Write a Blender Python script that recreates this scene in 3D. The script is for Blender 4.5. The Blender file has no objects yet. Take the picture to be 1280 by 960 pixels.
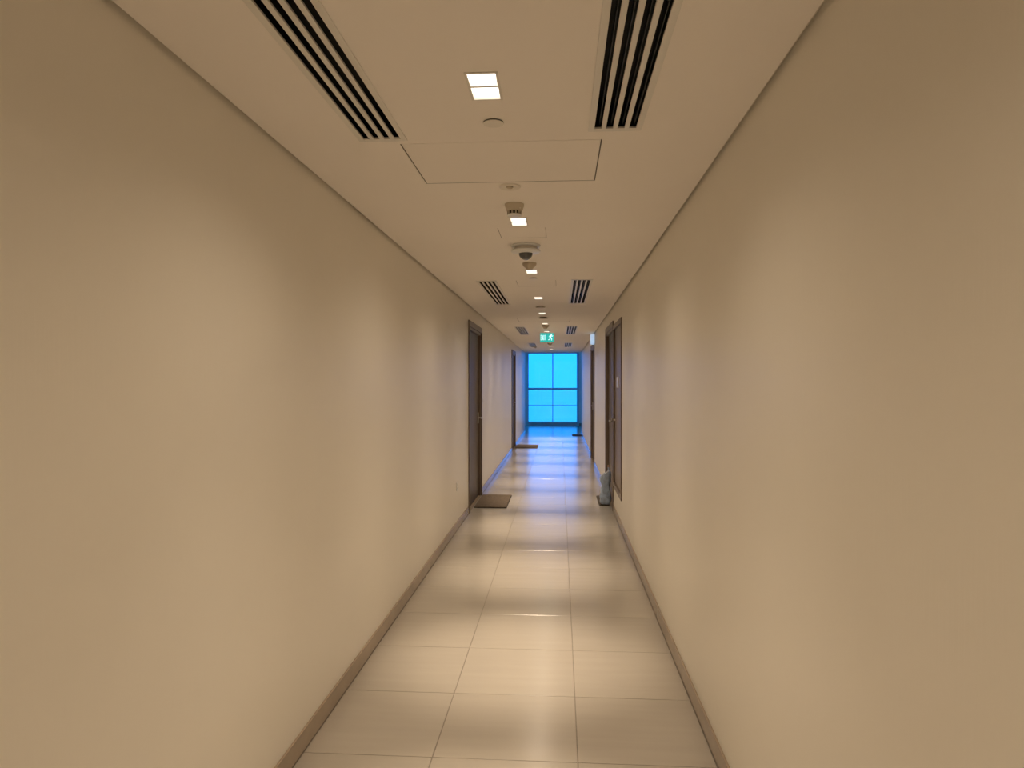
import bpy, bmesh, math, random
from mathutils import Vector, Matrix

random.seed(7)
S = bpy.context.scene
COL = S.collection

# ------------------------------------------------------------------ camera
F_PX = 868.0
cam_d = bpy.data.cameras.new('camera')
cam_d.sensor_width = 36.0
cam_d.sensor_fit = 'HORIZONTAL'
cam_d.lens = 36.0 * F_PX / 1280.0
cam_d.clip_start = 0.02
cam_d.clip_end = 5000
cam = bpy.data.objects.new('camera', cam_d)
COL.objects.link(cam)
cam.location = (0.0, 0.0, 1.575)
cam.rotation_euler = (math.radians(90 - 0.13), 0, math.radians(3.95))
S.camera = cam

# ------------------------------------------------------------------ sky, exposure, lamp settings
SKY_LOW = (0.03, 0.64, 2.4)      # tungsten-balanced daylight: a cyan blue sky
SKY_HIGH = (0.06, 0.98, 3.2)
SKY_STRENGTH = 1.0
LAMP_POWER = 190.0           # narrow core beam of each downlight
SPILL_POWER = 34.0          # its wider, soft beam
SPILL_ANGLE = 78.0
WASH_POWER = 22.0           # and the wide wash out of the open reflector
WASH_ANGLE = 152.0
LAMP_COLOR = (1.0, 0.81, 0.60)
LAMP_ANGLE = 43.0
LAMP_GLOW = 2.6           # brightness of the diffusers themselves
S.view_settings.view_transform = 'Standard'
S.view_settings.look = 'None'
S.view_settings.gamma = 1.0
S.view_settings.use_curve_mapping = False
S.view_settings.exposure = 0.27

world = bpy.data.worlds.new('sky')
S.world = world
world.use_nodes = True
wn = world.node_tree
wn.nodes.clear()
_o = wn.nodes.new('ShaderNodeOutputWorld')
_b = wn.nodes.new('ShaderNodeBackground')
_g = wn.nodes.new('ShaderNodeNewGeometry')
_s = wn.nodes.new('ShaderNodeSeparateXYZ')
_r = wn.nodes.new('ShaderNodeValToRGB')
_tc = wn.nodes.new('ShaderNodeTexCoord')
wn.links.new(_tc.outputs['Generated'], _s.inputs[0])
wn.links.new(_s.outputs['Z'], _r.inputs[0])
_r.color_ramp.elements[0].position = 0.0
_r.color_ramp.elements[0].color = (*SKY_LOW, 1)
_r.color_ramp.elements[1].position = 0.6
_r.color_ramp.elements[1].color = (*SKY_HIGH, 1)
wn.links.new(_r.outputs[0], _b.inputs[0])
_b.inputs[1].default_value = SKY_STRENGTH
wn.links.new(_b.outputs[0], _o.inputs[0])
wn.nodes.remove(_g)

# ------------------------------------------------------------------ dimensions (metres; corridor runs along +Y)
XL, XR = -1.100, 0.655
H = 2.500
Y0, YE, Y1 = -3.0, 21.6, 25.4                # YE: the corridor opens into a cross hall lit by the window
HX0, HX1, HH = -2.6, 2.2, 2.78               # the hall
XC = -0.236                                   # lamp line


# ------------------------------------------------------------------ materials
def mat(name, color, rough=0.6, metal=0.0, spec=0.5, noise=0.0, nscale=6.0, stretch=(1, 1, 1), bump=0.0, bscale=200.0,
        rnd=0.0, coat=0.0, bstretch=(1, 1, 1), rough_var=0.0):
    m = bpy.data.materials.new(name)
    m.use_nodes = True
    nt = m.node_tree
    p = nt.nodes['Principled BSDF']
    p.inputs['Base Color'].default_value = (*color, 1)
    p.inputs['Roughness'].default_value = rough
    p.inputs['Metallic'].default_value = metal
    p.inputs['Specular IOR Level'].default_value = spec
    if coat:
        p.inputs['Coat Weight'].default_value = coat
        p.inputs['Coat Roughness'].default_value = 0.1
    tc = nt.nodes.new('ShaderNodeTexCoord')
    last = None
    if noise:
        mp = nt.nodes.new('ShaderNodeMapping')
        mp.inputs['Scale'].default_value = stretch
        nt.links.new(tc.outputs['Object'], mp.inputs[0])
        nz = nt.nodes.new('ShaderNodeTexNoise')
        nz.inputs['Scale'].default_value = nscale
        nz.inputs['Detail'].default_value = 5
        nt.links.new(mp.outputs[0], nz.inputs['Vector'])
        if rnd:
            oi = nt.nodes.new('ShaderNodeObjectInfo')
            vm = nt.nodes.new('ShaderNodeVectorMath')
            vm.operation = 'SCALE'
            vm.inputs[0].default_value = (37, 53, 11)
            nt.links.new(oi.outputs['Random'], vm.inputs['Scale'])
            nt.links.new(vm.outputs[0], mp.inputs['Location'])
        rp = nt.nodes.new('ShaderNodeValToRGB')
        rp.color_ramp.elements[0].position = 0.3
        rp.color_ramp.elements[1].position = 0.7
        rp.color_ramp.elements[0].color = (*[c * (1 - noise) for c in color], 1)
        rp.color_ramp.elements[1].color = (*[min(1, c * (1 + noise)) for c in color], 1)
        nt.links.new(nz.outputs['Fac'], rp.inputs[0])
        last = rp.outputs[0]
        if rough_var:
            mr = nt.nodes.new('ShaderNodeMapRange')
            mr.inputs['To Min'].default_value = rough - rough_var
            mr.inputs['To Max'].default_value = rough + rough_var
            nt.links.new(nz.outputs['Fac'], mr.inputs['Value'])
            nt.links.new(mr.outputs[0], p.inputs['Roughness'])
    if rnd:
        oi2 = nt.nodes.new('ShaderNodeObjectInfo')
        mr2 = nt.nodes.new('ShaderNodeMapRange')
        mr2.inputs['To Min'].default_value = 1 - rnd
        mr2.inputs['To Max'].default_value = 1 + rnd
        nt.links.new(oi2.outputs['Random'], mr2.inputs['Value'])
        hs = nt.nodes.new('ShaderNodeHueSaturation')
        nt.links.new(mr2.outputs[0], hs.inputs['Value'])
        if last:
            nt.links.new(last, hs.inputs['Color'])
        else:
            hs.inputs['Color'].default_value = (*color, 1)
        last = hs.outputs[0]
    if last:
        nt.links.new(last, p.inputs['Base Color'])
    if bump:
        mp2 = nt.nodes.new('ShaderNodeMapping')
        mp2.inputs['Scale'].default_value = bstretch
        nt.links.new(tc.outputs['Object'], mp2.inputs[0])
        nb = nt.nodes.new('ShaderNodeTexNoise')
        nb.inputs['Scale'].default_value = bscale
        nb.inputs['Detail'].default_value = 3
        nt.links.new(mp2.outputs[0], nb.inputs['Vector'])
        bp = nt.nodes.new('ShaderNodeBump')
        bp.inputs['Strength'].default_value = bump
        bp.inputs['Distance'].default_value = 0.002
        nt.links.new(nb.outputs['Fac'], bp.inputs['Height'])
        nt.links.new(bp.outputs[0], p.inputs['Normal'])
    return m


def emit_mat(name, color, strength):
    m = bpy.data.materials.new(name)
    m.use_nodes = True
    p = m.node_tree.nodes['Principled BSDF']
    p.inputs['Base Color'].default_value = (0.8, 0.8, 0.8, 1)
    p.inputs['Emission Color'].default_value = (*color, 1)
    p.inputs['Emission Strength'].default_value = strength
    return m


def glass_mat(name, tint):
    m = bpy.data.materials.new(name)
    m.use_nodes = True
    nt = m.node_tree
    nt.nodes.clear()
    o = nt.nodes.new('ShaderNodeOutputMaterial')
    t = nt.nodes.new('ShaderNodeBsdfTransparent')
    t.inputs[0].default_value = (*tint, 1)
    g = nt.nodes.new('ShaderNodeBsdfGlossy')
    g.inputs['Roughness'].default_value = 0.02
    f = nt.nodes.new('ShaderNodeFresnel')
    f.inputs[0].default_value = 1.45
    x = nt.nodes.new('ShaderNodeMixShader')
    nt.links.new(f.outputs[0], x.inputs[0])
    nt.links.new(t.outputs[0], x.inputs[1])
    nt.links.new(g.outputs[0], x.inputs[2])
    nt.links.new(x.outputs[0], o.inputs[0])
    return m


M = dict(
    wall=mat('wall_paint', (0.84, 0.795, 0.71), 0.40, spec=0.4, noise=0.015, nscale=1.2, bump=0.15, bscale=60, bstretch=(1.5, 1.5, 0.08)),
    ceil=mat('ceiling_paint', (0.88, 0.825, 0.765), 0.7, spec=0.2, noise=0.015, nscale=1.0),
    tile=mat('porcelain_tile', (0.47, 0.425, 0.365), 0.20, spec=0.75, noise=0.025, nscale=3.0, stretch=(0.6, 6, 1), rnd=0.025,
             rough_var=0.03),
    grout=mat('grout', (0.25, 0.215, 0.18), 0.8, noise=0.1, nscale=30),
    base=mat('baseboard_tile', (0.37, 0.29, 0.215), 0.16, spec=0.8, noise=0.08, nscale=5),
    door=mat('door_veneer', (0.088, 0.060, 0.043), 0.42, noise=0.22, nscale=5, stretch=(8, 8, 0.4), bump=0.1, bscale=90,
             bstretch=(8, 8, 0.4)),
    casing=mat('casing_veneer', (0.17, 0.125, 0.098), 0.38, noise=0.15, nscale=5, stretch=(8, 8, 0.4)),
    panel=mat('cupboard_laminate', (0.225, 0.175, 0.15), 0.4, noise=0.1, nscale=5, stretch=(8, 8, 0.4)),
    white=mat('white_powder_coat', (0.76, 0.715, 0.64), 0.4, noise=0.01),
    grille=mat('grille_paint', (0.74, 0.71, 0.655), 0.42, noise=0.01),
    black=mat('duct_black', (0.006, 0.006, 0.006), 0.7, noise=0.1),
    blade=mat('deflector_black', (0.02, 0.02, 0.022), 0.35),
    plastic=mat('white_plastic', (0.80, 0.79, 0.77), 0.35, noise=0.01),
    cream=mat('aged_cream_plastic', (0.60, 0.53, 0.42), 0.45, noise=0.02),
    beige=mat('beige_plastic', (0.50, 0.43, 0.33), 0.5, noise=0.02),
    dark=mat('dark_plastic', (0.03, 0.027, 0.024), 0.5),
    dome=mat('smoked_dome', (0.075, 0.075, 0.08), 0.15, spec=0.6, coat=0.5),
    steel=mat('satin_steel', (0.72, 0.70, 0.67), 0.28, metal=1.0, noise=0.02),
    reflector=mat('lamp_reflector', (0.9, 0.88, 0.84), 0.25, noise=0.01),
    lamp=emit_mat('lamp_diffuser', (1.0, 0.92, 0.80), LAMP_GLOW),
    mat_a=mat('mat_coir', (0.135, 0.10, 0.070), 0.95, noise=0.35, nscale=60, bump=0.9, bscale=220),
    mat_b=mat('mat_brown_grey', (0.10, 0.08, 0.068), 0.95, noise=0.35, nscale=60, bump=0.9, bscale=220),
    mat_edge=mat('mat_rubber', (0.04, 0.034, 0.03), 0.8),
    alu=mat('window_aluminium', (0.50, 0.53, 0.56), 0.4, noise=0.02),
    alu_light=mat('window_aluminium_pale', (0.75, 0.77, 0.80), 0.4, noise=0.02),
    glass=glass_mat('window_glass', (0.92, 0.97, 0.98)),
    bag=mat('bag_plastic', (0.46, 0.58, 0.82), 0.34, noise=0.28, nscale=18, bump=0.6, bscale=60, spec=0.6),
    bag_rim=mat('bag_rim_plastic', (0.70, 0.74, 0.80), 0.4, noise=0.05),
    bag_tie=mat('bag_tie', (0.52, 0.33, 0.24), 0.6, noise=0.05),
    cool_lens=emit_mat('cool_lens', (0.35, 0.62, 0.95), 0.55),
    sign=emit_mat('sign_green', (0.02, 0.42, 0.40), 0.8),
    sign_white=emit_mat('sign_white', (0.55, 0.95, 0.95), 0.9),
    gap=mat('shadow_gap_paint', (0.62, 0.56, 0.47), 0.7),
    ground=mat('hazy_plain', (0.55, 0.56, 0.52), 0.9, noise=0.05, nscale=0.01),
    void=mat('concrete_void', (0.3, 0.29, 0.27), 0.9, noise=0.1),
)
M['sign'].node_tree.nodes['Principled BSDF'].inputs['Base Color'].default_value = (0.02, 0.30, 0.2, 1)


# ------------------------------------------------------------------ mesh helpers
def box(bm, x0, x1, y0, y1, z0, z1):
    v = [bm.verts.new(p) for p in ((x0, y0, z0), (x1, y0, z0), (x1, y1, z0), (x0, y1, z0),
                                   (x0, y0, z1), (x1, y0, z1), (x1, y1, z1), (x0, y1, z1))]
    for f in ((0, 3, 2, 1), (4, 5, 6, 7), (0, 1, 5, 4), (1, 2, 6, 5), (2, 3, 7, 6), (3, 0, 4, 7)):
        bm.faces.new([v[i] for i in f])


def lathe(bm, prof, n=32, c=(0, 0, 0)):
    """profile [(r, z)] spun about z"""
    rings = []
    for r, z in prof:
        if r < 1e-6:
            rings.append([bm.verts.new((c[0], c[1], c[2] + z))])
        else:
            rings.append([bm.verts.new((c[0] + r * math.cos(2 * math.pi * i / n), c[1] + r * math.sin(2 * math.pi * i / n), c[2] + z))
                          for i in range(n)])
    for a, b in zip(rings, rings[1:]):
        for i in range(n):
            j = (i + 1) % n
            if len(a) == 1 and len(b) == 1:
                continue
            if len(a) == 1:
                bm.faces.new((a[0], b[i], b[j]))
            elif len(b) == 1:
                bm.faces.new((a[i], a[j], b[0]))
            else:
                bm.faces.new((a[i], a[j], b[j], b[i]))


def tube(bm, pts, r, n=10):
    pts = [Vector(p) for p in pts]
    rings = []
    for i, p in enumerate(pts):
        d = (pts[min(i + 1, len(pts) - 1)] - pts[max(i - 1, 0)]).normalized()
        up = Vector((0, 0, 1)) if abs(d.z) < 0.9 else Vector((1, 0, 0))
        u = d.cross(up).normalized()
        w = d.cross(u)
        rings.append([bm.verts.new(p + r * (u * math.cos(2 * math.pi * k / n) + w * math.sin(2 * math.pi * k / n))) for k in range(n)])
    for a, b in zip(rings, rings[1:]):
        for i in range(n):
            bm.faces.new((a[i], a[(i + 1) % n], b[(i + 1) % n], b[i]))
    bm.faces.new(rings[0])
    bm.faces.new(rings[-1])


def mesh(name, bm, m, bevel=0.0, smooth=False, seg=2):
    if bevel:
        bmesh.ops.bevel(bm, geom=[e for e in bm.edges], offset=bevel, segments=seg, profile=0.6, affect='EDGES')
    bmesh.ops.recalc_face_normals(bm, faces=bm.faces)
    me = bpy.data.meshes.new(name)
    bm.to_mesh(me)
    bm.free()
    me.materials.append(m)
    if smooth:
        for p in me.polygons:
            p.use_smooth = True
        me.set_sharp_from_angle(angle=math.radians(38))
    return me


def link(name, me, parent=None, loc=(0, 0, 0)):
    o = bpy.data.objects.new(name, me)
    COL.objects.link(o)
    o.location = loc
    if parent is not None:
        o.parent = parent
    return o


def part(name, build, m, parent=None, loc=(0, 0, 0), bevel=0.0, smooth=False, seg=2):
    bm = bmesh.new()
    build(bm)
    return link(name, mesh(name, bm, m, bevel, smooth, seg), parent, loc)


def bpart(name, b, m, parent=None, bevel=0.0, label=None):
    o = part(name, lambda bm: box(bm, *b), m, parent, bevel=bevel)
    if label:
        o['label'] = label
    return o


def tag(o, label, cat=None, group=None, kind=None):
    o['label'] = label
    if cat:
        o['category'] = cat
    if group:
        o['group'] = group
    if kind:
        o['kind'] = kind
    return o


def thing(name, loc, label, cat, group=None, rot=(0, 0, 0), kind=None):
    o = bpy.data.objects.new(name, None)
    o.empty_display_size = 0.05
    COL.objects.link(o)
    o.location = loc
    o.rotation_euler = rot
    return tag(o, label, cat, group, kind)


def copy_tree(src, loc, label):
    """a thing with copies of its parts and sub-parts"""
    def cp(o, parent):
        c = o.copy()
        COL.objects.link(c)
        if parent is not None:
            c.parent = parent
        for ch in CH.get(o, ()):
            cp(ch, c)
        return c
    CH = {}
    for o in bpy.data.objects:
        if o.parent is not None:
            CH.setdefault(o.parent, []).append(o)
    r = cp(src, None)
    r.location = loc
    r['label'] = label
    return r


# ------------------------------------------------------------------ openings
REC = 0.075            # door recess
DOOR_H = 2.27
L_DOORS = [(8.36, 9.63), (15.85, 17.05)]
R_DOORS = [(8.62, 9.90), (13.30, 14.60)]
CUP = (7.42, 8.52, 0.315, 2.27)          # cupboard y0, y1, z0, z1 on the right wall
WX0, WX1, WZ0, WZ1 = -1.185, 0.690, 0.100, 2.70

# holes in the ceiling: (x0, x1, y0, y1)
HOLES = []
VENTS = []
VL, VW = (-0.765, -0.580), (0.103, 0.297)
for (y0, y1) in ((0.68, 2.60), (6.28, 8.20), (11.50, 13.40), (16.30, 18.20)):
    VENTS.append((VL[0], VL[1], y0, y1 + 0.02))
    VENTS.append((VW[0], VW[1], y0 - 0.02, y1 - 0.03))
LAMPS_Y = [-1.50, 0.33, 2.16, 3.99, 5.80, 7.61, 9.30, 10.92, 12.62, 14.30, 15.95, 17.60, 19.30]
LW, LL = 0.090, 0.190
HATCH = [(-0.620, 0.160, 2.660, 3.200), (-0.375, -0.085, 4.150, 4.440), (-0.400, -0.036, 6.290, 6.690), (-0.620, 0.150, 10.02, 10.58)]
HOLES += [(a + .004, b - .004, c + .004, d - .004) for a, b, c, d in VENTS]
HOLES += [(XC - LW / 2, XC + LW / 2, y - LL / 2, y + LL / 2) for y in LAMPS_Y]
HOLES += HATCH


def sheet_with_holes(bm, x0, x1, y0, y1, z, holes):
    xs = sorted({x0, x1} | {h[0] for h in holes} | {h[1] for h in holes})
    # split along y into bands so that the quads stay few
    ys = sorted({y0, y1} | {h[2] for h in holes} | {h[3] for h in holes})
    for ya, yb in zip(ys, ys[1:]):
        ym = (ya + yb) / 2
        hs = sorted((h for h in holes if h[2] < ym < h[3]), key=lambda h: h[0])
        cur = x0
        for h in hs + [(x1, x1, 0, 0)]:
            if h[0] > cur + 1e-6:
                v = [bm.verts.new(p) for p in ((cur, ya, z), (cur, yb, z), (h[0], yb, z), (h[0], ya, z))]
                bm.faces.new(v)
            cur = max(cur, h[1])


# ------------------------------------------------------------------ ground outside, shell
part('ground', lambda bm: box(bm, -3000, 3000, 26, 4000, -46, -45), M['ground'])
tag(bpy.data.objects['ground'], 'hazy bluish plain far below outside the end window', 'ground', kind='structure')


def wall_side(side):
    x0, x1 = (XL - 0.22, XL) if side == 'left' else (XR, XR + 0.22)
    ops = [(a, b, 0, DOOR_H) for a, b in (L_DOORS if side == 'left' else R_DOORS)]
    if side == 'right':
        ops.append(CUP)
    ops.sort()

    def b(bm):
        cur = Y0
        for (a, c, z0, z1) in ops:
            box(bm, x0, x1, cur, a, -0.1, 2.8)
            box(bm, x0, x1, a, c, z1, 2.8)
            if z0 > 0:
                box(bm, x0, x1, a, c, -0.1, z0)
            # back of the recess
            xb0, xb1 = (x0, XL - REC - 0.05) if side == 'left' else (XR + REC + 0.05, x1)
            box(bm, xb0, xb1, a, c, z0 - (0.1 if z0 == 0 else 0), z1)
            cur = c
        box(bm, x0, x1, cur, YE + (0.3 if side == 'left' else -0.35), -0.1, 2.8)
    o = part('wall_' + side, b, M['wall'])
    tag(o, {'left': 'long plain cream painted wall on the left of the corridor',
            'right': 'long plain cream painted wall on the right of the corridor'}[side], 'wall', kind='structure')


wall_side('left')
wall_side('right')
tag(part('wall_back', lambda bm: box(bm, XL, XR, Y0 - 0.2, Y0, -0.1, 2.8), M['wall']), 'cream wall closing the corridor behind the viewer', 'wall', kind='structure')


def far_wall(bm):
    y0, y1 = Y1, Y1 + 0.3
    box(bm, HX0, HX1, y0, y1, -0.1, WZ0)
    box(bm, HX0, HX1, y0, y1, WZ1, 2.8)
    box(bm, HX0, WX0, y0, y1, WZ0, WZ1)
    box(bm, WX1, HX1, y0, y1, WZ0, WZ1)


tag(part('wall_far', far_wall, M['wall']), 'end wall of the cross hall around the big blue window', 'wall', kind='structure')
tag(part('wall_hall_left', lambda bm: (box(bm, HX0 - .2, HX0, YE, YE + .55, -.1, 2.8), box(bm, HX0 - .2, HX0, Y1 - .25, Y1 + .3, -.1, 2.8),
                                         box(bm, HX0 - .2, HX0, YE + .55, Y1 - .25, -.1, .1), box(bm, HX0 - .2, HX0, YE + .55, Y1 - .25, 2.7, 2.8), box(bm, HX0, XL - .2201, YE + .1, YE + .3, -.1, 2.8)), M['wall']),
    'cream walls of the cross hall turning off to the left', 'wall', kind='structure')
tag(part('wall_hall_right', lambda bm: (box(bm, HX1, HX1 + .2, YE - .55, Y1 + .3, -.1, 2.8), box(bm, XR + .2201, HX1, YE - .55, YE - .35, -.1, 2.8)), M['wall']),
    'cream walls of the cross hall turning off to the right', 'wall', kind='structure')


def hall_ceiling(bm):
    box(bm, HX0, HX1, YE + .3, Y1, HH, HH + .018)
    box(bm, XL, HX1, YE - .35, YE + .3, HH, HH + .018)
    box(bm, XL, XR, YE - .15, YE - .13, H + .0005, HH)            # drop edge of the corridor ceiling


tag(part('ceiling_hall', hall_ceiling, M['ceil']), 'slightly higher ceiling of the cross hall by the window', 'ceiling', kind='structure')

GAP = 0.018
tag(part('ceiling', lambda bm: sheet_with_holes(bm, XL + GAP, XR - GAP, Y0, YE - .1305, H, HOLES), M['ceil']),
    'flat cream plaster ceiling with a fine shadow gap along both walls', 'ceiling', kind='structure')
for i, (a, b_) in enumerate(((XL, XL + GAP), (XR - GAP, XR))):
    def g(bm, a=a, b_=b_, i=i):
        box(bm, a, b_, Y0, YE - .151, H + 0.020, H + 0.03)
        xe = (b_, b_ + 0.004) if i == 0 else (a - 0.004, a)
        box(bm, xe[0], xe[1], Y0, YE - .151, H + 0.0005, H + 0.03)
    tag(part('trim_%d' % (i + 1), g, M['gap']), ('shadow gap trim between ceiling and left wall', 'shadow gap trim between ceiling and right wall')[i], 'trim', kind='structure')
tag(part('ceiling_slab', lambda bm: (box(bm, XL - .22, XR + .22, Y0 - .2, YE - .56, 2.8, 2.95), box(bm, HX0 - .2, HX1 + .2, YE - .56, Y1 + .3, 2.8, 2.95)), M['void']),
    'unseen slab above the hung ceiling, added to keep sky light out', 'slab', kind='structure')  # unseen, added so that no sky light leaks in above the ceiling

# floor: slab with tiles as pieces
floor = part('floor', lambda bm: (box(bm, XL - .22, XR + .22, Y0 - .2, YE - .56, -0.12, -0.0035), box(bm, HX0 - .2, HX1 + .2, YE - .56, Y1 + .3, -0.12, -0.0035)), M['grout'])
tag(floor, 'corridor floor of large polished beige tiles three columns wide', 'floor', kind='structure')
J = 0.0038
TP = 0.603
xj = [XL + 0.011, -0.535, 0.0745, XR - 0.011]
rows0 = 2.885 - 9 * TP
tile_me = []
for c in range(3):
    bm = bmesh.new()
    w = xj[c + 1] - xj[c] - J
    box(bm, -w / 2, w / 2, -(TP - J) / 2, (TP - J) / 2, -0.010, 0)
    tile_me.append(mesh('tile', bm, M['tile'], bevel=0.0012, seg=1))
r = 0
while rows0 + r * TP < Y1 - 0.01:
    ya, yb = rows0 + r * TP, rows0 + (r + 1) * TP
    r += 1
    if yb > Y1:
        continue
    for c in range(3):
        t = link('tile', tile_me[c], floor, ((xj[c] + xj[c + 1]) / 2, (ya + yb) / 2, 0))
# hall: the field goes on to both sides
xh = ([-0.535 - 0.6095 * k for k in (4, 3, 2, 1)], [0.0745 + 0.6095 * k for k in (1, 2, 3, 4)])
r2 = 0
while rows0 + r2 * TP < Y1 - 0.01:
    ya, yb = rows0 + r2 * TP, min(rows0 + (r2 + 1) * TP, Y1 - 0.002)
    r2 += 1
    for side in (0, 1):
        if ya < (YE + .3 if side == 0 else YE - .36):
            continue
        for k in range(4):
            if side == 0:
                a, b = xh[0][k], (xh[0][k + 1] if k < 3 else XL + 0.011)
            else:
                a, b = (XR - 0.011 if k == 0 else xh[1][k]), (xh[1][k] + 0.6095 if k else xh[1][1])
            if b - a > 0.02:
                bpart('tile', (a + J / 2, b - J / 2, ya + J / 2, yb - J / 2, -0.010, 0), M['tile'], floor)
# last cut row by the end wall
yl = rows0 + (r - 1) * TP
if Y1 - yl > 0.05:
    for c in range(3):
        bpart('tile', (xj[c] + J / 2, xj[c + 1] - J / 2, yl + J / 2, Y1 - 0.002, -0.010, 0), M['tile'], floor)
# tiles inside the door recesses: thresholds are built with the doors

# baseboards
BH = 0.090


def baseboards(side, doors):
    cur = Y0
    x0, x1 = (XL, XL + 0.010) if side == 'left' else (XR - 0.010, XR)
    segs = []
    for a, b in doors:
        segs.append((cur, a - 0.062))
        cur = b + 0.062
    segs.append((cur, YE + .3 if side == 'left' else YE - .35))
    names = ['running along the near wall', 'between the first and second doors', 'beyond the second door', 'near the cross hall']
    for i, (a, b) in enumerate(segs):
        if b - a < 0.05:
            continue
        o = bpart('baseboard_' + side, (x0, x1, a, b, 0.0005, BH), M['base'], bevel=0.002)
        tag(o, 'taupe tiled baseboard on the %s wall %s' % (side, names[i]), 'baseboard', kind='structure')


baseboards('left', L_DOORS)
baseboards('right', R_DOORS)
tag(bpart('baseboard_far', (WX1 + .01, HX1, Y1 - 0.010, Y1, 0.0005, BH), M['base'], bevel=0.002),
    'taupe tiled baseboard right of the end window', 'baseboard', kind='structure')


# ------------------------------------------------------------------ doors
def door(n, side, y0, y1, label, handle_far):
    s = 1 if side == 'left' else -1                 # +1: room is towards +x
    xw = XL if side == 'left' else XR
    root = thing('door_%d' % n, (xw, (y0 + y1) / 2, 0), label, 'door', kind='structure')

    def X(a, b):                                    # depth from wall face: positive into the room
        p, q = s * a, s * b
        return (min(p, q), max(p, q))
    hy = (y1 - y0) / 2
    cw = 0.060
    fw = 0.045
    # casing proud of the wall
    bpart('casing', (*X(0, 0.014), -hy - cw, -hy + 0.012, 0, DOOR_H + cw), M['casing'], root, 0.002, 'mid brown door casing')
    bpart('casing', (*X(0, 0.014), hy - 0.012, hy + cw, 0, DOOR_H + cw), M['casing'], root, 0.002)
    bpart('casing', (*X(0, 0.014), -hy + 0.0125, hy - 0.0125, DOOR_H - 0.012, DOOR_H + cw), M['casing'], root, 0.002)
    # jambs and head lining the recess
    bpart('jamb', (*X(-REC - 0.04, -0.0005), -hy + 0.001, -hy + fw, 0, DOOR_H - 0.001), M['casing'], root, 0.002)
    bpart('jamb', (*X(-REC - 0.04, -0.0005), hy - fw, hy - 0.001, 0, DOOR_H - 0.001), M['casing'], root, 0.002)
    bpart('head', (*X(-REC - 0.04, -0.0005), -hy + fw + .0005, hy - fw - .0005, DOOR_H - fw, DOOR_H - 0.001), M['casing'], root, 0.002)
    leaf = bpart('leaf', (*X(-REC, -REC + 0.044), -hy + fw + 0.003, hy - fw - 0.003, 0.008, DOOR_H - fw - 0.003), M['door'], root, 0.002, 'dark brown door leaf')
    bpart('threshold', (*X(-REC - 0.04, 0.004), -hy + fw, hy - fw, -0.009, 0.004), M['base'], root)
    # lever handle on rose plate
    ys = (hy - fw - 0.07) * (1 if handle_far else -1)
    xf = -REC + 0.044
    bpart('lock_plate', (*X(xf, xf + 0.012), ys - 0.026, ys + 0.026, 1.01, 1.16), M['steel'], leaf, 0.003, 'satin steel lock plate')

    def lev(bm):
        d = -1 if handle_far else 1
        tube(bm, [(s * (xf + 0.008), ys, 1.09), (s * (xf + 0.055), ys, 1.09), (s * (xf + 0.062), ys + d * 0.02, 1.09), (s * (xf + 0.062), ys + d * 0.13, 1.09)], 0.010)
    part('lever_handle', lev, M['steel'], leaf, smooth=True)['label'] = 'satin steel lever handle'
    return root


door(1, 'left', *L_DOORS[0], 'dark brown flush door nearest on the left wall', True)
door(2, 'left', *L_DOORS[1], 'dark brown door further along the left wall', True)
door(3, 'right', *R_DOORS[0], 'dark brown door on the right behind the blue-grey bag', False)
door(4, 'right', *R_DOORS[1], 'dark brown door on the right below the white wall box', True)

# ------------------------------------------------------------------ service cupboard panel
cy0, cy1, cz0, cz1 = CUP
cup = thing('service_cupboard', (XR, (cy0 + cy1) / 2, 0), 'flush brown service cupboard in right wall, raised above floor, before first right door', 'cupboard')
hy = (cy1 - cy0) / 2
for b in ((-0.012, 0.14, -hy + .001, -hy + 0.055, cz0 + .001, cz1 - .001), (-0.012, 0.14, hy - 0.055, hy - .001, cz0 + .001, cz1 - .001)):
    bpart('frame_side', b, M['casing'], cup, 0.002)
bpart('frame_top', (-0.012, 0.14, -hy + 0.0555, hy - 0.0555, cz1 - 0.055, cz1 - .001), M['casing'], cup, 0.002)
bpart('frame_bottom', (-0.012, 0.14, -hy + 0.0555, hy - 0.0555, cz0 + .001, cz0 + 0.055), M['casing'], cup, 0.002)
cdoor = bpart('cupboard_door', (0.010, 0.030, -hy + 0.058, hy - 0.058, cz0 + 0.058, cz1 - 0.058), M['panel'], cup, 0.002, 'grey-brown laminate door panel')
bpart('notice_plate', (0.004, 0.0095, -0.02, 0.22, 1.515, 1.640), M['plastic'], cdoor, 0.001, 'small plain white notice plate')


def knob(bm):
    lathe(bm, [(0, 0), (0.012, 0), (0.010, 0.02), (0.020, 0.03), (0.022, 0.038), (0.014, 0.045), (0, 0.046)], 16)


k = part('knob', knob, M['steel'], cdoor, loc=(0.010, hy - 0.10, 1.125), smooth=True)
k.rotation_euler = (0, -math.pi / 2, 0)
k['label'] = 'round steel knob'

# ------------------------------------------------------------------ window
win = thing('window_1', (0, Y1 + 0.06, 0), 'tall blue end window with six panes in a grey aluminium frame', 'window', kind='structure')
fy = (0.0, 0.075)
MX, TZ, GZ = -0.263, 1.340, 0.74
bpart('frame_side', (WX0, WX0 + 0.035, *fy, WZ0, WZ1), M['alu_light'], win, 0.003)  # paler than the other members: daylight on this edge put into the colour
bpart('frame_side', (WX1 - 0.075, WX1, *fy, WZ0, WZ1), M['alu'], win, 0.003)
bpart('frame_top', (WX0 + .035, WX1 - .075, *fy, WZ1 - 0.07, WZ1), M['alu'], win, 0.003)
bpart('frame_bottom', (WX0 + .035, WX1 - .075, *fy, WZ0, WZ0 + 0.04), M['alu'], win, 0.003)
bpart('transom', (WX0 + .035, WX1 - .075, -0.01, 0.08, TZ - 0.035, TZ + 0.035), M['alu'], win, 0.003)
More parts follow.
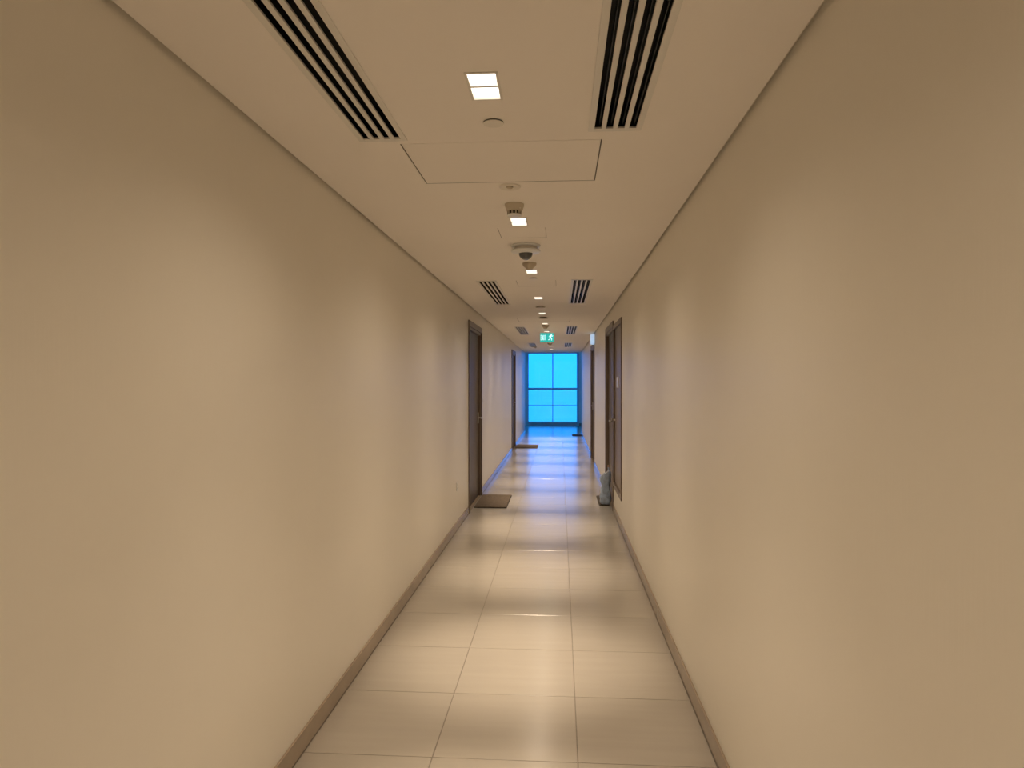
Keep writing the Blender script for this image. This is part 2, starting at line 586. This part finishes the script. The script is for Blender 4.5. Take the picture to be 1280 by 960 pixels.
bpart('mullion', (MX - 0.018, MX + 0.018, 0.005, 0.07, TZ + .035, WZ1 - .07), M['alu'], win, 0.003)
bpart('mullion', (MX - 0.014, MX + 0.014, 0.005, 0.07, WZ0 + .04, TZ - .035), M['alu'], win, 0.003)
for xa, xb in ((WX0 + .035, MX - .014), (MX + .014, WX1 - .075)):
    bpart('glazing_bar', (xa, xb, 0.02, 0.06, GZ - 0.009, GZ + 0.009), M['alu'], win, 0.002)
    bpart('pane', (xa, xb, 0.036, 0.042, TZ + .036, WZ1 - .071), M['glass'], win)
    bpart('pane', (xa, xb, 0.036, 0.042, GZ + .010, TZ - .036), M['glass'], win)
    bpart('pane', (xa, xb, 0.036, 0.042, WZ0 + .041, GZ - .010), M['glass'], win)
bpart('sill', (WX0 + .002, WX1 - .002, -0.14, -0.001, WZ0 + 0.001, WZ0 + 0.022), M['alu_light'], win, 0.003)


def whandle(bm):
    box(bm, MX - 0.02, MX + 0.02, -0.022, -0.010, TZ + 0.01, TZ + 0.035)
    box(bm, MX - 0.02, MX + 0.12, -0.045, -0.022, TZ + 0.012, TZ + 0.034)


part('handle', whandle, M['alu_light'], win)['label'] = 'pale window catch on the transom'

# unseen side window, added at the hall's left end to brighten its walls
w2 = thing('fill_window', (HX0 - 0.08, (YE + .55 + Y1 - .25) / 2, 0), 'unseen side window added to light the cross hall', 'window', kind='structure')
hw = (Y1 - .25 - YE - .55) / 2
for b in ((-.04, .04, -hw, -hw + .05, .1, 2.7), (-.04, .04, hw - .05, hw, .1, 2.7), (-.04, .04, -.02, .02, .15, 2.65)):
    bpart('frame_side', b, M['alu_light'], w2, 0.003)
for b in ((-.04, .04, -hw + .05, hw - .05, .1, .15), (-.04, .04, -hw + .05, hw - .05, 2.65, 2.7)):
    bpart('frame_rail', b, M['alu_light'], w2, 0.003)
for a, b in ((-hw + .051, -.021), (.021, hw - .051)):
    bpart('pane', (-.003, .003, a, b, .151, 2.649), M['glass'], w2)

# ------------------------------------------------------------------ ceiling vents


def vent(i, x0, x1, y0, y1, label):
    cx, cy = (x0 + x1) / 2, (y0 + y1) / 2
    t = thing('slot_diffuser', (cx, cy, H), label, 'air vent', 'slot air vents in the ceiling')
    w, l = (x1 - x0) / 2, (y1 - y0) / 2
    bd = 0.022
    z0, z1 = -0.004, 0.004
    for b in ((-w, -w + bd, -l, l, z0, z1), (w - bd, w, -l, l, z0, z1)):
        bpart('frame_side', b, M['grille'], t, 0.0015)
    for b in ((-w + bd, w - bd, -l, -l + 0.028, z0, z1), (-w + bd, w - bd, l - 0.028, l, z0, z1)):
        bpart('frame_end', b, M['grille'], t, 0.0015)
    pitch = (2 * w - 2 * bd + 0.0165) / 4
    for k in range(1, 4):
        x = -w + bd + k * pitch - 0.0165
        bpart('slat', (x, x + 0.0165, -l + 0.028, l - 0.028, z0 + .0005, z1), M['grille'], t, 0.0012)
    for k in range(4):
        x = -w + bd + k * pitch + (pitch - 0.0165) * 0.70
        bpart('deflector_blade', (x, x + 0.002, -l + 0.03, l - 0.03, 0.010, 0.029), M['blade'], t)
    bx = part('plenum_box', lambda bm: (box(bm, -w + .004, w - .004, -l + .004, l - .004, 0.12, 0.125),
                                        box(bm, -w + .002, -w + .004, -l + .004, l - .004, 0.005, 0.125),
                                        box(bm, w - .004, w - .002, -l + .004, l - .004, 0.005, 0.125),
                                        box(bm, -w + .004, w - .004, -l + .002, -l + .004, 0.005, 0.125),
                                        box(bm, -w + .004, w - .004, l - .004, l - .002, 0.005, 0.125)), M['black'], t)
    bx['label'] = 'black duct box behind the slots'
    return t


VLAB = ['large four-slot air vent on the left, nearest the viewer', 'large four-slot air vent on the right, nearest the viewer',
        'left vent of the second pair, before the first doors', 'right vent of the second pair, before the first doors',
        'left vent of the third pair, beside the green exit sign', 'right vent of the third pair, beside the green exit sign',
        'small far left vent close to the end window', 'small far right vent close to the end window']
for i, v in enumerate(VENTS):
    vent(i, *v, VLAB[i])

# ------------------------------------------------------------------ downlights
LLAB = ['recessed twin downlight at the back of the corridor', 'recessed twin downlight directly above the viewer',
        'largest lit twin downlight, between the two near vents', 'lit twin downlight just behind the slotted smoke detector',
        'lit twin downlight just behind the plain beige detector', 'lit downlight between the second pair of vents',
        'lit downlight right after the first flat beige ceiling disc', 'lit downlight between the second beige disc and the exit sign',
        'lit downlight just above the top of the exit sign', 'lit downlight hidden just behind the green exit sign',
        'lit downlight seen just below the exit sign', 'tiny lit downlight second from the end window',
        'tiny lit downlight nearest the end window']


def downlight(y, label):
    t = thing('downlight', (XC, y, H), label, 'ceiling light', 'recessed downlights along the ceiling')
    w, l = LW / 2, LL / 2
    r = 0.006
    tr = part('trim_ring', lambda bm: (box(bm, -w - r, -w + .002, -l - r, l + r, -.003, .002), box(bm, w - .002, w + r, -l - r, l + r, -.003, .002),
                                       box(bm, -w + .002, w - .002, -l - r, -l + .002, -.003, .002), box(bm, -w + .002, w - .002, l - .002, l + r, -.003, .002)), M['white'], t)
    part('housing', lambda bm: (box(bm, -w, -w + .002, -l, l, .002, .05), box(bm, w - .002, w, -l, l, .002, .05),
                                box(bm, -w + .002, w - .002, -l, -l + .002, .002, .05), box(bm, -w + .002, w - .002, l - .002, l, .002, .05),
                                box(bm, -w, w, -l, l, .05, .055)), M['reflector'], t)
    part('divider', lambda bm: box(bm, -w + .002, w - .002, -.006, .006, -.002, .04), M['reflector'], t)
    for a, b in ((-l + .006, -.006), (.006, l - .006)):
        part('diffuser', lambda bm, a=a, b=b: box(bm, -w + .004, w - .004, a, b, .022, .026), M['lamp'], t)['label'] = 'glowing lamp diffuser'
    for nm, pw, ang in (('lamp_beam', LAMP_POWER, LAMP_ANGLE), ('lamp_spill', SPILL_POWER, SPILL_ANGLE), ('lamp_wash', WASH_POWER, WASH_ANGLE)):
        ld = bpy.data.lights.new(nm, 'SPOT')
        ld.energy = pw
        ld.color = LAMP_COLOR
        ld.spot_size = math.radians(ang)
        ld.spot_blend = 1.0
        ld.shadow_soft_size = 0.05
        ld.specular_factor = 0.6
        lo = bpy.data.objects.new(nm, ld)
        COL.objects.link(lo)
        lo.parent = t
        lo.location = (0, 0, -0.005)
    return t


for y, lab in zip(LAMPS_Y, LLAB):
    downlight(y, lab)

# ------------------------------------------------------------------ access hatches
HLAB = ['large flush access hatch in the ceiling behind the near vents', 'small square access hatch before the dome camera',
        'square access hatch between the second pair of vents', 'wide flush access hatch between the second and third vent pairs']
for h, lab in zip(HATCH, HLAB):
    x0, x1, y0, y1 = h
    t = thing('access_hatch', ((x0 + x1) / 2, (y0 + y1) / 2, H), lab, 'hatch', 'access hatches in the ceiling')
    w, l = (x1 - x0) / 2, (y1 - y0) / 2
    g = 0.0045 if x1 - x0 > 0.5 else 0.003
    bpart('hatch_panel', (-w + g, w - g, -l + g, l - g, 0.0005, 0.014), M['ceil'], t)
    part('hatch_frame', lambda bm: (box(bm, -w - .02, -w + .02, -l - .02, l + .02, .0145, .04), box(bm, w - .02, w + .02, -l - .02, l + .02, .0145, .04),
                                    box(bm, -w + .02, w - .02, -l - .02, -l + .02, .0145, .04), box(bm, -w + .02, w - .02, l - .02, l + .02, .0145, .04)), M['grout'], t)

# ------------------------------------------------------------------ ceiling devices


def sprinkler(y, label, r=0.037):
    t = thing('sprinkler_cover', (XC, y, H), label, 'sprinkler', 'flat sprinkler covers')
    part('cup', lambda bm: lathe(bm, [(0, -.0005), (r * 0.96, -.0005), (r * 0.96, -.004), (0, -.004)], 36), M['dark'], t, smooth=True)  # coloured dark to stand for the shade in the gap behind the plate
    part('cover_plate', lambda bm: lathe(bm, [(0, -.004), (r, -.004), (r, -.0055), (r - .001, -.0065), (0, -.0072)], 40), M['white'], t, smooth=True)
    return t


sprinkler(2.46, 'flat round sprinkler cover right behind the largest downlight')
sprinkler(6.15, 'flat round sprinkler cover behind the third lit downlight')


def sensor_ring(y, label):
    t = thing('ceiling_sensor', (XC, y, H), label, 'sensor')
    part('rim', lambda bm: lathe(bm, [(0.052, -.0003), (0.052, -.003), (0.047, -.008), (0.040, -.006), (0.034, -.003), (0.0, -.002)], 40), M['white'], t, smooth=True)
    part('lens', lambda bm: lathe(bm, [(0.016, -.001), (0.016, -.006), (0.011, -.010), (0, -.012)], 24), M['beige'], t, smooth=True)['label'] = 'small darker centre lens'
    return t


sensor_ring(3.27, 'round white ceiling sensor at the far edge of the large hatch')


def smoke(y, label, slots=True, m='cream', r=0.050, drop=0.062, x=XC):
    t = thing('smoke_detector', (x, y, H), label, 'smoke detector', 'smoke detectors along the ceiling')
    part('base', lambda bm: lathe(bm, [(0, -.0003), (r, -.0003), (r, -.012), (r * .96, -.016), (0, -.016)], 40), M[m], t, smooth=True)
    d = drop
    if slots:
        part('body', lambda bm: lathe(bm, [(r * .93, -.016), (r * .88, -.030), (r * .80, -.036), (0, -.036)], 40), M[m], t, smooth=True)
        part('chamber', lambda bm: lathe(bm, [(r * .60, -.036), (r * .55, -d + .008), (0, -d + .008)], 32), M['dark'], t, smooth=True)['label'] = 'black sensing chamber'
        for k in range(11):
            a = 2 * math.pi * (k + .5) / 11 - math.pi / 2
            f = part('rib', lambda bm: box(bm, r * .56, r * .74, -.0030, .0030, -d + .0075, -.0355), M[m], t)
            f.rotation_euler = (0, 0, a)
        part('cap', lambda bm: lathe(bm, [(r * .74, -d + .0085), (r * .70, -d + .002), (r * .55, -d), (0, -d)], 36), M['plastic'], t, smooth=True)
        part('indicator', lambda bm: lathe(bm, [(0.004, 0), (0.003, -.003), (0, -.004)], 12), M['plastic'], t, loc=(r * .62, -r * .62, -.026), smooth=True)
    else:
        part('body', lambda bm: lathe(bm, [(r * .94, -.016), (r * .86, -.026), (r * .62, -d * .72), (r * .50, -d), (0, -d)], 36), M[m], t, smooth=True)
        part('cap', lambda bm: lathe(bm, [(r * .40, -d + .002), (r * .34, -d - .004), (0, -d - .005)], 28), M['beige'], t, smooth=True)
    return t


smoke(3.60, 'cream smoke detector with black slots, nearest the viewer')
smoke(5.38, 'plain beige cone detector between dome camera and third downlight', False, 'beige', 0.054, 0.048)
smoke(11.22, 'beige detector above the exit sign, just behind a downlight', False, 'beige', 0.06, 0.055)
smoke(16.25, 'small far detector below the exit sign near the end window', False, 'beige', 0.06, 0.055)
smoke(17.9, 'small dark detector at far left of the corridor ceiling', False, 'beige', 0.04, 0.04, x=-0.63)


def disc(y, label, r):
    t = thing('ceiling_disc', (XC, y, H), label, 'sprinkler', 'flat beige ceiling discs')
    part('neck', lambda bm: lathe(bm, [(0, -.0003), (r * .7, -.0003), (r * .7, -.010), (0, -.010)], 32), M['dark'], t, smooth=True)
    part('plate', lambda bm: lathe(bm, [(0, -.010), (r, -.010), (r, -.016), (r * .9, -.020), (0, -.022)], 36), M['beige'], t, smooth=True)


disc(8.42, 'flat beige ceiling disc behind the fourth lit downlight', 0.058)
disc(9.85, 'second flat beige ceiling disc, behind the fifth lit downlight', 0.068)

# dome camera
t = thing('dome_camera', (XC + 0.006, 4.68, H), 'white ceiling dome camera with dark grey bubble', 'camera')
part('mount_flange', lambda bm: lathe(bm, [(0, -.0003), (.098, -.0003), (.100, -.004), (.097, -.011), (.085, -.014), (0, -.014)], 48), M['plastic'], t, smooth=True)
part('housing', lambda bm: lathe(bm, [(.078, -.014), (.078, -.034), (0, -.034)], 48), M['white'], t, smooth=True)
part('lower_ring', lambda bm: lathe(bm, [(.096, -.034), (.100, -.040), (.096, -.048), (.070, -.054), (.048, -.056), (.048, -.034)], 48), M['plastic'], t, smooth=True)
part('dome', lambda bm: lathe(bm, [(.047, -.050)] + [(.047 * math.cos(a), -.056 - .044 * math.sin(a)) for a in [math.pi / 2 * i / 10 for i in range(11)]], 40), M['dome'], t, smooth=True)['label'] = 'dark grey camera bubble'

# ------------------------------------------------------------------ exit sign
t = thing('exit_sign', (XC + 0.008, 12.30, H), 'green lit exit sign with running figure hanging from the ceiling', 'sign')
SW, SH = 0.125, 0.165
part('mount_plate', lambda bm: box(bm, -0.06, 0.06, -0.02, 0.02, -0.008, -0.0003), M['white'], t)
for sx in (-0.05, 0.05):
    part('hanger', lambda bm: tube(bm, [(sx, 0, -0.006), (sx, 0, -0.052)], 0.004, 8), M['white'], t)
body = part('sign_body', lambda bm: box(bm, -SW, SW, -0.012, 0.012, -0.05 - SH, -0.05), M['white'], t, bevel=0.002)
face = part('sign_face', lambda bm: box(bm, -SW + .004, SW - .004, -0.0150, -0.0121, -0.05 - SH + .004, -0.054), M['sign'], t)
face['label'] = 'glowing green sign face'


def flat(bm, poly, y0=-0.0172, y1=-0.0151):
    a = [bm.verts.new((p[0], y0, p[1])) for p in poly]
    b = [bm.verts.new((p[0], y1, p[1])) for p in poly]
    bm.faces.new(a)
    bm.faces.new(b[::-1])
    n = len(poly)
    for i in range(n):
        bm.faces.new((a[i], a[(i + 1) % n], b[(i + 1) % n], b[i]))


def bar(bm, p, q, w):
    p, q = Vector((p[0], p[1])), Vector((q[0], q[1]))
    d = (q - p).normalized()
    n = Vector((-d.y, d.x)) * w / 2
    flat(bm, [p + n, q + n, q - n, p - n])


def letters(bm):
    zt, zb = -0.088, -0.178
    st = 0.0075
    x = -0.112
    w = 0.021
    bar(bm, (x + st / 2, zb), (x + st / 2, zt), st)
    for z in (zt - st / 2, (zt + zb) / 2, zb + st / 2):
        bar(bm, (x + st, z), (x + w, z), st)
    x += w + .006
    bar(bm, (x + .002, zb), (x + w + .001, zt), st)
    bar(bm, (x + .002, zt), (x + w + .001, zb), st)
    x += w + .008
    bar(bm, (x + st / 2, zb), (x + st / 2, zt), st)
    x += st + .006
    bar(bm, (x, zt - st / 2), (x + w, zt - st / 2), st)
    bar(bm, (x + w / 2, zt - st), (x + w / 2, zb), st)


part('exit_lettering', letters, M['sign_white'], t)['label'] = 'white letters reading EXIT'


def runner(bm):
    hx, hz = 0.078, -0.078
    flat(bm, [(hx + .011 * math.cos(a), hz + .011 * math.sin(a)) for a in [2 * math.pi * i / 14 for i in range(14)]])
    bar(bm, (0.070, -.094), (0.058, -.138), .022)      # trunk
    bar(bm, (0.072, -.097), (0.096, -.110), .009)      # front arm
    bar(bm, (0.096, -.110), (0.106, -.098), .009)
    bar(bm, (0.066, -.097), (0.042, -.104), .009)      # back arm
    bar(bm, (0.042, -.104), (0.034, -.124), .009)
    bar(bm, (0.060, -.136), (0.084, -.150), .012)      # front leg
    bar(bm, (0.083, -.148), (0.080, -.184), .011)
    bar(bm, (0.056, -.136), (0.048, -.166), .012)      # back leg
    bar(bm, (0.049, -.165), (0.022, -.174), .011)


part('running_figure', runner, M['sign_white'], t)['label'] = 'white running figure pictogram'

# ------------------------------------------------------------------ wall devices
t = thing('wall_socket', (XL, 7.36, 0.465), 'small white socket plate low on the left wall', 'socket')
bpart('plate', (0.0003, 0.010, -0.043, 0.043, -0.043, 0.043), M['plastic'], t, 0.003)
bpart('rocker', (0.0101, 0.014, -0.030, -0.012, 0.012, 0.030), M['plastic'], t, 0.001)
for q in ((-0.004, 0.004, 0.010, 0.022), (-0.018, -0.010, -0.022, -0.014), (0.010, 0.018, -0.022, -0.014)):
    bpart('pin_slot', (0.0101, 0.0106, *q), M['dark'], t)

t = thing('doorbell_panel', (XL, 9.76, 1.32), 'small white doorbell plate past the first left door', 'doorbell')
bpart('plate', (0.0003, 0.014, -0.04, 0.04, -0.055, 0.055), M['plastic'], t, 0.003)
bpart('button', (0.0141, 0.018, -0.014, 0.014, -0.018, 0.018), M['white'], t, 0.002)

t = thing('emergency_light', (XR, 13.10, 2.38), 'softly lit white box light high on the right wall above the second right door', 'light')
bpart('back_plate', (-0.016, -0.0003, -0.14, 0.14, -0.10, 0.10), M['plastic'], t, 0.003)
bpart('lens', (-0.085, -0.0165, -0.13, 0.13, -0.09, 0.09), M['cool_lens'], t, 0.014)['label'] = 'softly glowing cool white lens'

# ------------------------------------------------------------------ doormats


def doormat(x0, x1, y0, y1, m, label, h=0.014):
    t = thing('doormat', ((x0 + x1) / 2, (y0 + y1) / 2, 0.0003), label, 'doormat', 'doormats at the flat doors')
    w, l = (x1 - x0) / 2, (y1 - y0) / 2
    bpart('backing', (-w, w, -l, l, 0, 0.005), M['mat_edge'], t)
    bpart('pile', (-w + .008, w - .008, -l + .008, l - .008, 0.0051, h), m, t, 0.003)


doormat(-1.080, -0.665, 8.66, 9.64, M['mat_a'], 'wide brown doormat on the left, before the nearest left door')
doormat(0.500, 0.636, 8.93, 9.66, M['mat_b'], 'narrow grey-brown doormat under the blue-grey bag')
doormat(-1.080, -0.54, 16.60, 17.45, M['mat_a'], 'far brown doormat before the second left door')
doormat(0.36, 0.636, 20.45, 21.10, M['mat_b'], 'tiny far doormat against the right wall near the cross hall')

# ------------------------------------------------------------------ rubbish bag
bg = thing('rubbish_bag', (0.582, 8.99, 0.0142), 'tall crumpled blue-grey plastic bag standing by the right door', 'bag')


def bag(bm):
    rng = random.Random(3)
    n, rows = 36, 26
    hgt = 0.395
    rings = []
    for j in range(rows + 1):
        v = j / rows
        z0 = hgt * v
        prof = 0.058 + 0.006 * math.sin(v * 9.0) - 0.007 * math.exp(-((v - .62) / .07) ** 2) - 0.004 * max(0, v - .85) / .15
        prof *= min(1, 0.80 + v * 4) if v < .05 else 1
        ring = []
        for i in range(n):
            a = 2 * math.pi * i / n
            ca, sa = math.cos(a), math.sin(a)
            e = 0.62
            x = math.copysign(abs(ca) ** e, ca) * prof * 1.10
            y = math.copysign(abs(sa) ** e, sa) * prof * 1.0
            cr = 0.0026 * math.sin(5 * a + 11 * v) + 0.0022 * math.sin(9 * a - 17 * v + 1) + 0.0016 * rng.uniform(-1, 1)
            x *= 1 + cr / 0.05
            y *= 1 + cr / 0.05
            slant = 0.036 * (x / 0.06) * max(0, (v - .70) / .30)     # higher on the wall side
            ring.append(bm.verts.new((x, y, z0 + slant)))
        rings.append(ring)
    for a, b in zip(rings, rings[1:]):
        for i in range(n):
            bm.faces.new((a[i], a[(i + 1) % n], b[(i + 1) % n], b[i]))
    bm.faces.new(rings[0][::-1])
    # gathered, sunken top
    c = bm.verts.new((0.012, 0, hgt - 0.012))
    for i in range(n):
        bm.faces.new((rings[-1][i], rings[-1][(i + 1) % n], c))


part('bag_body', bag, M['bag'], bg, smooth=True)


def rim(bm):
    pts = [(-0.050, -0.050, 0.366), (-0.034, -0.054, 0.377), (-0.012, -0.054, 0.389), (0.012, -0.054, 0.405), (0.032, -0.050, 0.420), (0.042, -0.040, 0.437)]
    tube(bm, pts, 0.006, 8)


part('folded_rim', rim, M['bag_rim'], bg, smooth=True)['label'] = 'pale folded rim of the bag'


def ear(bm):
    tube(bm, [(0.020, -0.01, 0.385), (0.030, -0.025, 0.42), (0.040, -0.034, 0.450), (0.036, -0.036, 0.478)], 0.011, 10)


part('twisted_neck', ear, M['bag'], bg, smooth=True)
part('tie', lambda bm: lathe(bm, [(0, .0), (.010, .002), (.013, .010), (.012, .022), (.006, .030), (0, .032)], 16), M['bag_tie'], bg, loc=(0.036, -0.036, 0.474), smooth=True)['label'] = 'brownish tied end'
